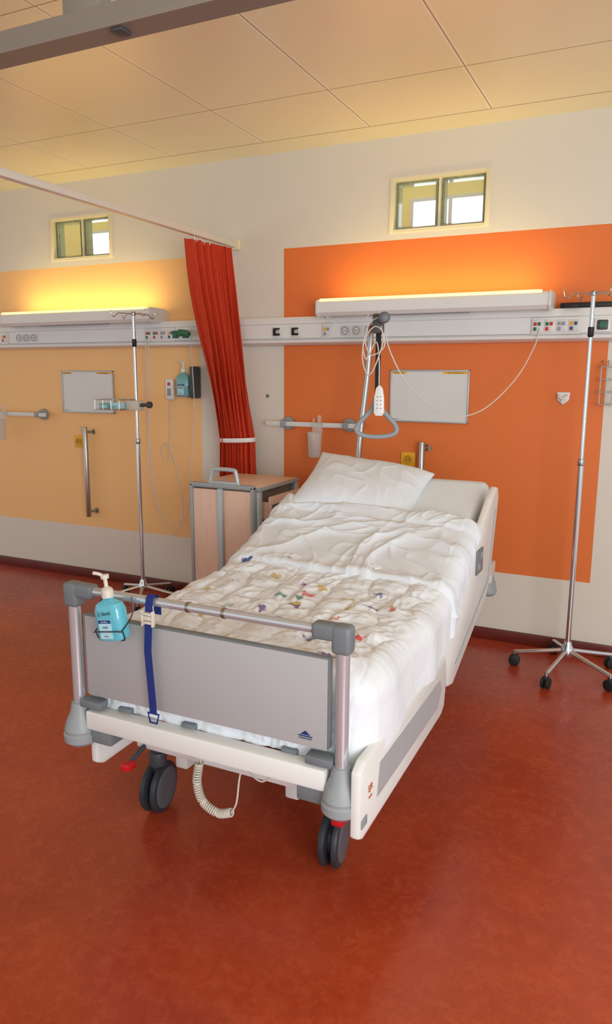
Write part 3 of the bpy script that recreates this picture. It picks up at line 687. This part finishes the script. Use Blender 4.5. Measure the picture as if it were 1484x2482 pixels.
# ---------------------------------------------------------------- mattress
KS=.38
def zb(y):
    t=y+1.72
    return .662+KS*(t+math.sqrt(t*t+.012))/2
mw0,mw1=-1.585,-.70
ys=[-2.50+i*(1.69/60) for i in range(61)]
V=[];Fc=[]
def ring(y,inset=0):
    z1_=zb(y); th_=.125; rr_=.035
    sl=KS*sm((y+1.85)/.4)
    out=[]
    for (cx2,cz2,a0) in ((mw1-rr_,-rr_,0),(mw0+rr_,-rr_,90),(mw0+rr_,-th_+rr_,180),(mw1-rr_,-th_+rr_,270)):
        for k in range(5):
            a_=math.radians(a0+k*22.5); out.append((cx2+rr_*math.cos(a_),cz2+rr_*math.sin(a_)))
    xc_=(mw0+mw1)/2; zc_=-th_/2
    return [((p[0]-xc_)*(1-inset)+xc_, y-p[1]*sl*.9, z1_+((p[1]-zc_)*(1-inset*6)+zc_)) for p in out]
rings=[ring(ys[0],.03)]+[ring(y) for y in ys]+[ring(ys[-1]+.012,.03)]
rings[0]=[(p[0],p[1]-.012,p[2]) for p in rings[0]]
n=20
for r_ in rings: V+=r_
for j in range(len(rings)-1):
    for i in range(n): Fc.append((j*n+i,j*n+(i+1)%n,(j+1)*n+(i+1)%n,(j+1)*n+i))
Fc.append(tuple(range(n))[::-1]); Fc.append(tuple((len(rings)-1)*n+i for i in range(n)))
B().raw(V,Fc).obj('mattress',linw,label='white sheeted mattress bent up at the head end',cat='mattress',ang=60)
B().prism([(-1.52,y,zb(y)-.15) for y in (-1.55,-1.3,-1.0,-.82)]+[(-1.52,y,zb(y)-.175) for y in (-.82,-1.0,-1.3,-1.55)],(.76,0,0),0).obj('backrest_panel',lgrey,bed)
# ---------------------------------------------------------------- duvet
def rid(v): return (1-abs(noise.noise(v))*2.0)
xc=-1.14; WR,WL_=.438,.425
def dsurf(X,Y,off,yfoot,r_):
    w_=WR if X>0 else WL_
    ex=max(0,abs(X)-w_); ey=max(0,yfoot-Y)
    D=math.hypot(ex,ey); yb_=max(Y,yfoot)
    xb=max(-w_,min(w_,X))
    base=Vector((xc+xb,yb_,zb(yb_)+off))
    if D<1e-6:
        sl=(zb(yb_+.01)-zb(yb_-.01))/.02
        return base,Vector((0,-sl,1)).normalized()
    dirv=Vector((math.copysign(ex,X),-ey,0))/D
    th_=min(D/r_,math.pi/2)
    dn=max(0,D-r_*math.pi/2)
    p=base+dirv*(r_*math.sin(th_)+dn*.05)+Vector((0,0,-(r_*(1-math.cos(th_)))-dn))
    return p,(dirv*math.sin(th_)*.6+Vector((0,0,math.cos(th_))))
def hemR(Y): return WR+.06+.165*sm((-1.15-Y)/.7)+.05*sm((-2.30-Y)/.25)
def hemL(Y): return -(WL_+.06+.08*sm((-1.12-Y)/.75))
def drape(name,Y0,Y1,nx,ny,off,fn,mat,parent,r_=.06,yfoot=-2.50,edge=.03,thick=.012,endcurl=True,shear=0,ext=0):
    V=[];Fc=[]
    for j in range(ny+1):
        v=j/ny
        for i in range(nx+1):
            u=i/nx
            Y=Y0+(Y1-Y0)*v-shear*u*(.4+.6*v)
            wob=.014*noise.noise(Vector((0,Y*5,3)))
            a_=hemL(Y)-wob; b_=hemR(Y)+wob+ext
            X=a_+(b_-a_)*u
            p,nn=dsurf(X,Y,off,yfoot,r_)
            h=fn(X,Y,v)
            q=p+nn*h
            if endcurl:
                d=(1-v)*(Y1-Y0)
                if d<edge: q.z-=(edge-math.sqrt(max(0,edge*edge-(edge-d)**2)))*.8
            V.append(q)
    for j in range(ny):
        for i in range(nx):
            a_=j*(nx+1)+i; Fc.append((a_,a_+1,a_+nx+2,a_+nx+1))
    o_=B().raw(V,Fc).obj(name,mat,parent,ang=180,recalc=False)
    s_=o_.modifiers.new('s','SOLIDIFY'); s_.thickness=thick; s_.offset=-1
    return o_
dv_=empty('duvet',(-1.14,-1.8,.6),'rumpled white duvet with small colourful animal print, top folded back','duvet')
def fblanket(X,Y,v_):
    v=Vector((X,Y,0))
    wv=v+Vector((noise.noise(v*5),noise.noise(v*5+Vector((9,2,0))),0))*.05
    q=abs(math.sin(math.pi*(wv.x+.03)/.12)*math.sin(math.pi*wv.y/.12))**.5
    fine=.008*rid(wv*13+Vector((3,1,0)))+.005*rid(wv*27)+.006*noise.noise(v*12)
    big=.012*noise.noise(v*4)+.007*noise.noise(v*2+Vector((4,4,1)))
    ex=max(0,abs(X)-.40); k=1-.85*min(1,ex/.08)
    h=(.017*q+fine)*k+big
    if ex>0: h+=min(1,ex/.1)*(.011*math.sin(Y*15+2*noise.noise(v*3))+.011*noise.noise(Vector((X*4,Y*5,2)))+.005)
    return h+.010
drape('duvet_cover',-2.76,-1.60,320,300,.012,fblanket,linp,dv_,thick=.018,endcurl=False)
def fcuff(X,Y,v_):
    v=Vector((X,Y,0))
    wv=v+Vector((noise.noise(v*2.5+Vector((5,5,5))),noise.noise(v*2.5),0))*.16
    a_=rid(Vector((wv.x*2.4+wv.y*1.5,wv.y*5-wv.x*3.0,1)))
    b2=rid(Vector((wv.x*5-wv.y*3,wv.y*6+wv.x*4,7)))
    c2=rid(Vector((wv.x*4+wv.y*6,wv.y*9-wv.x*5,3)))
    h=.016*max(0,a_)**3+.009*max(0,b2)**4+.005*max(0,c2)**5+.010*noise.noise(v*3.5)+.0015*noise.noise(v*18)
    d=v_*.56
    lip=.010*math.exp(-((d-.035)/.03)**2)
    drop=-.030*max(0,1-d/.03)**2 if d<.03 else 0
    dt=(1-v_)*.56
    if dt<.12: h+=.018*(math.sin(min(1,dt/.12)*math.pi))
    return h+lip+drop+.010
drape('folded_back_top',-1.68,-1.12,300,180,.030,fcuff,linw,dv_,thick=.02,shear=.09,ext=.0)
# ---------------------------------------------------------------- pillow
al=math.atan(KS)+.06
e2=Vector((0,math.cos(al),math.sin(al))); e1=Vector((.995,.03,-.045)).normalized(); e3=e1.cross(e2).normalized(); e2=e3.cross(e1)
pc=Vector((-1.265,-1.02,zb(-1.02)+.042))
V=[];Fc=[];nn_=90
def pil(u,v,sg):
    a_=.304;b2=.228
    t=max(0,(1-abs(u)**3))**.55*max(0,(1-abs(v)**3))**.55
    H_=.080*t
    x_=a_*u*(1-.06*(1-v*v)); y_=b2*v*(1-.06*(1-u*u))
    wr=0
    if sg>0: wr=.006*max(0,rid(Vector((x_*5+y_*3,y_*5,2))))**2*t+.005*max(0,rid(Vector((x_*9+y_*5,y_*8-x_*3,4))))**4*t+.010*noise.noise(Vector((x_*4,y_*4,8)))*t
    k=max(0,-u)*max(0,v)
    if sg<0: H_*=.45
    return pc+e1*x_+e2*(y_+.03*k*k)+e3*(sg*H_+wr+.010*k*t+.022*k*k)-Vector((0,0,.02*max(0,u)**2))
for sg in (1,-1):
    for j in range(nn_+1):
        for i in range(nn_+1): V.append(pil(-1+2*i/nn_,-1+2*j/nn_,sg))
off_=(nn_+1)**2
for j in range(nn_):
    for i in range(nn_):
        a_=j*(nn_+1)+i
        Fc.append((a_,a_+1,a_+nn_+2,a_+nn_+1)); Fc.append((off_+a_,off_+a_+nn_+1,off_+a_+nn_+2,off_+a_+1))
bb=B().raw(V,Fc); bmesh.ops.remove_doubles(bb.bm,verts=bb.bm.verts,dist=.0003)
bb.obj('pillow',linw,label='soft white creased pillow leaning on raised mattress',cat='pillow',ang=180)
# ---------------------------------------------------------------- strap
sp=empty('blue_strap',(-1.29,yf-.03,.50),'dark blue webbing strap looped over chrome footboard bar','strap')
sx=-1.295
b_=B(); V=[];
path=[(yf+.02,.80),(yf+.019,.846),(yf+.01,.863),(yf-.003,.868),(yf-.016,.86),(yf-.021,.84),(yf-.024,.80),(yf-.028,.70),(yf-.030,.62),(yf-.030,.55),(yf-.030,.505)]
dxs=[0,0,0,0,0,0,0,-.004,.003,.008,.010]
hw=.0125
for k,((y,z),dx_) in enumerate(zip(path,dxs)):
    for q in (-hw,hw): V.append((sx+dx_+q,y,z))
    for q in (hw,-hw): V.append((sx+dx_+q,y-.0025,z+.001))
Fc=[]
for k in range(len(path)-1):
    for i in range(4): Fc.append((k*4+i,k*4+(i+1)%4,(k+1)*4+(i+1)%4,(k+1)*4+i))
Fc.append((0,1,2,3)); n4=(len(path)-1)*4; Fc.append((n4+3,n4+2,n4+1,n4))
b_.raw(V,Fc).obj('webbing',blue,sp)
b_=B(); b_.box(sx-.02,sx+.02,yf-.036,yf-.022,.812,.820,.002).box(sx-.02,sx+.02,yf-.036,yf-.022,.786,.794,.002).box(sx-.021,sx-.015,yf-.036,yf-.022,.778,.826,.002).box(sx+.015,sx+.021,yf-.036,yf-.022,.778,.826,.002).box(sx-.018,sx+.018,yf-.034,yf-.026,.796,.81,.002)
b_.obj('buckle',beige,sp)
B().tube([(sx-.010,yf-.031,.508),(sx+.030,yf-.031,.508),(sx+.024,yf-.034,.480),(sx-.0,yf-.034,.480)],.0032,0,8,0,True).obj('end_ring',blue,sp)
# ---------------------------------------------------------------- bottle on footboard
bt=empty('sanitizer_bottle',(-1.40,yf-.06,.73),'turquoise hand sanitizer pump bottle in wire holder on footboard','sanitizer bottle')
bottle(bt,-1.390,yf-.062,.735,.094,.056,.125,teal,True)
wire=M('dark_wire',(80,84,88),.3,.8)
b_=B(); y_a=yf-.02; y_b=yf-.093; z_=.765
b_.tube([(-1.442,y_a,.85),(-1.442,y_a-.01,.80),(-1.440,y_b+.01,z_),(-1.43,y_b,z_),(-1.347,y_b,z_),(-1.339,y_b+.01,z_),(-1.338,y_a-.01,.80),(-1.338,y_a,.85)],.002,0,8,4)
b_.tube([(-1.339,y_b+.01,z_),(-1.345,y_b+.02,.734),(-1.39,y_b+.03,.7315),(-1.435,y_b+.02,.734),(-1.440,y_b+.01,z_)],.002,0,8,4)
b_.obj('wire_holder',wire,bt)
bt.rotation_euler=(0,math.radians(-9),0)
# ---------------------------------------------------------------- light
wd=bpy.data.worlds.new('world'); scene.world=wd; wd.use_nodes=True
bg=wd.node_tree.nodes['Background']; bg.inputs[0].default_value=(.90,.96,1,1); bg.inputs[1].default_value=.92
def area(name,loc,rot,sx_,sy_,en,col):
    L=bpy.data.lights.new(name,'AREA'); L.shape='RECTANGLE'; L.size=sx_; L.size_y=sy_; L.energy=en; L.color=col
    o=bpy.data.objects.new(name,L); scene.collection.objects.link(o); o.location=loc; o.rotation_euler=rot; return o
area('window_daylight',(1.9,-5.2,1.6),(math.radians(85),0,math.radians(35)),2.2,1.6,112,(.92,.97,1))
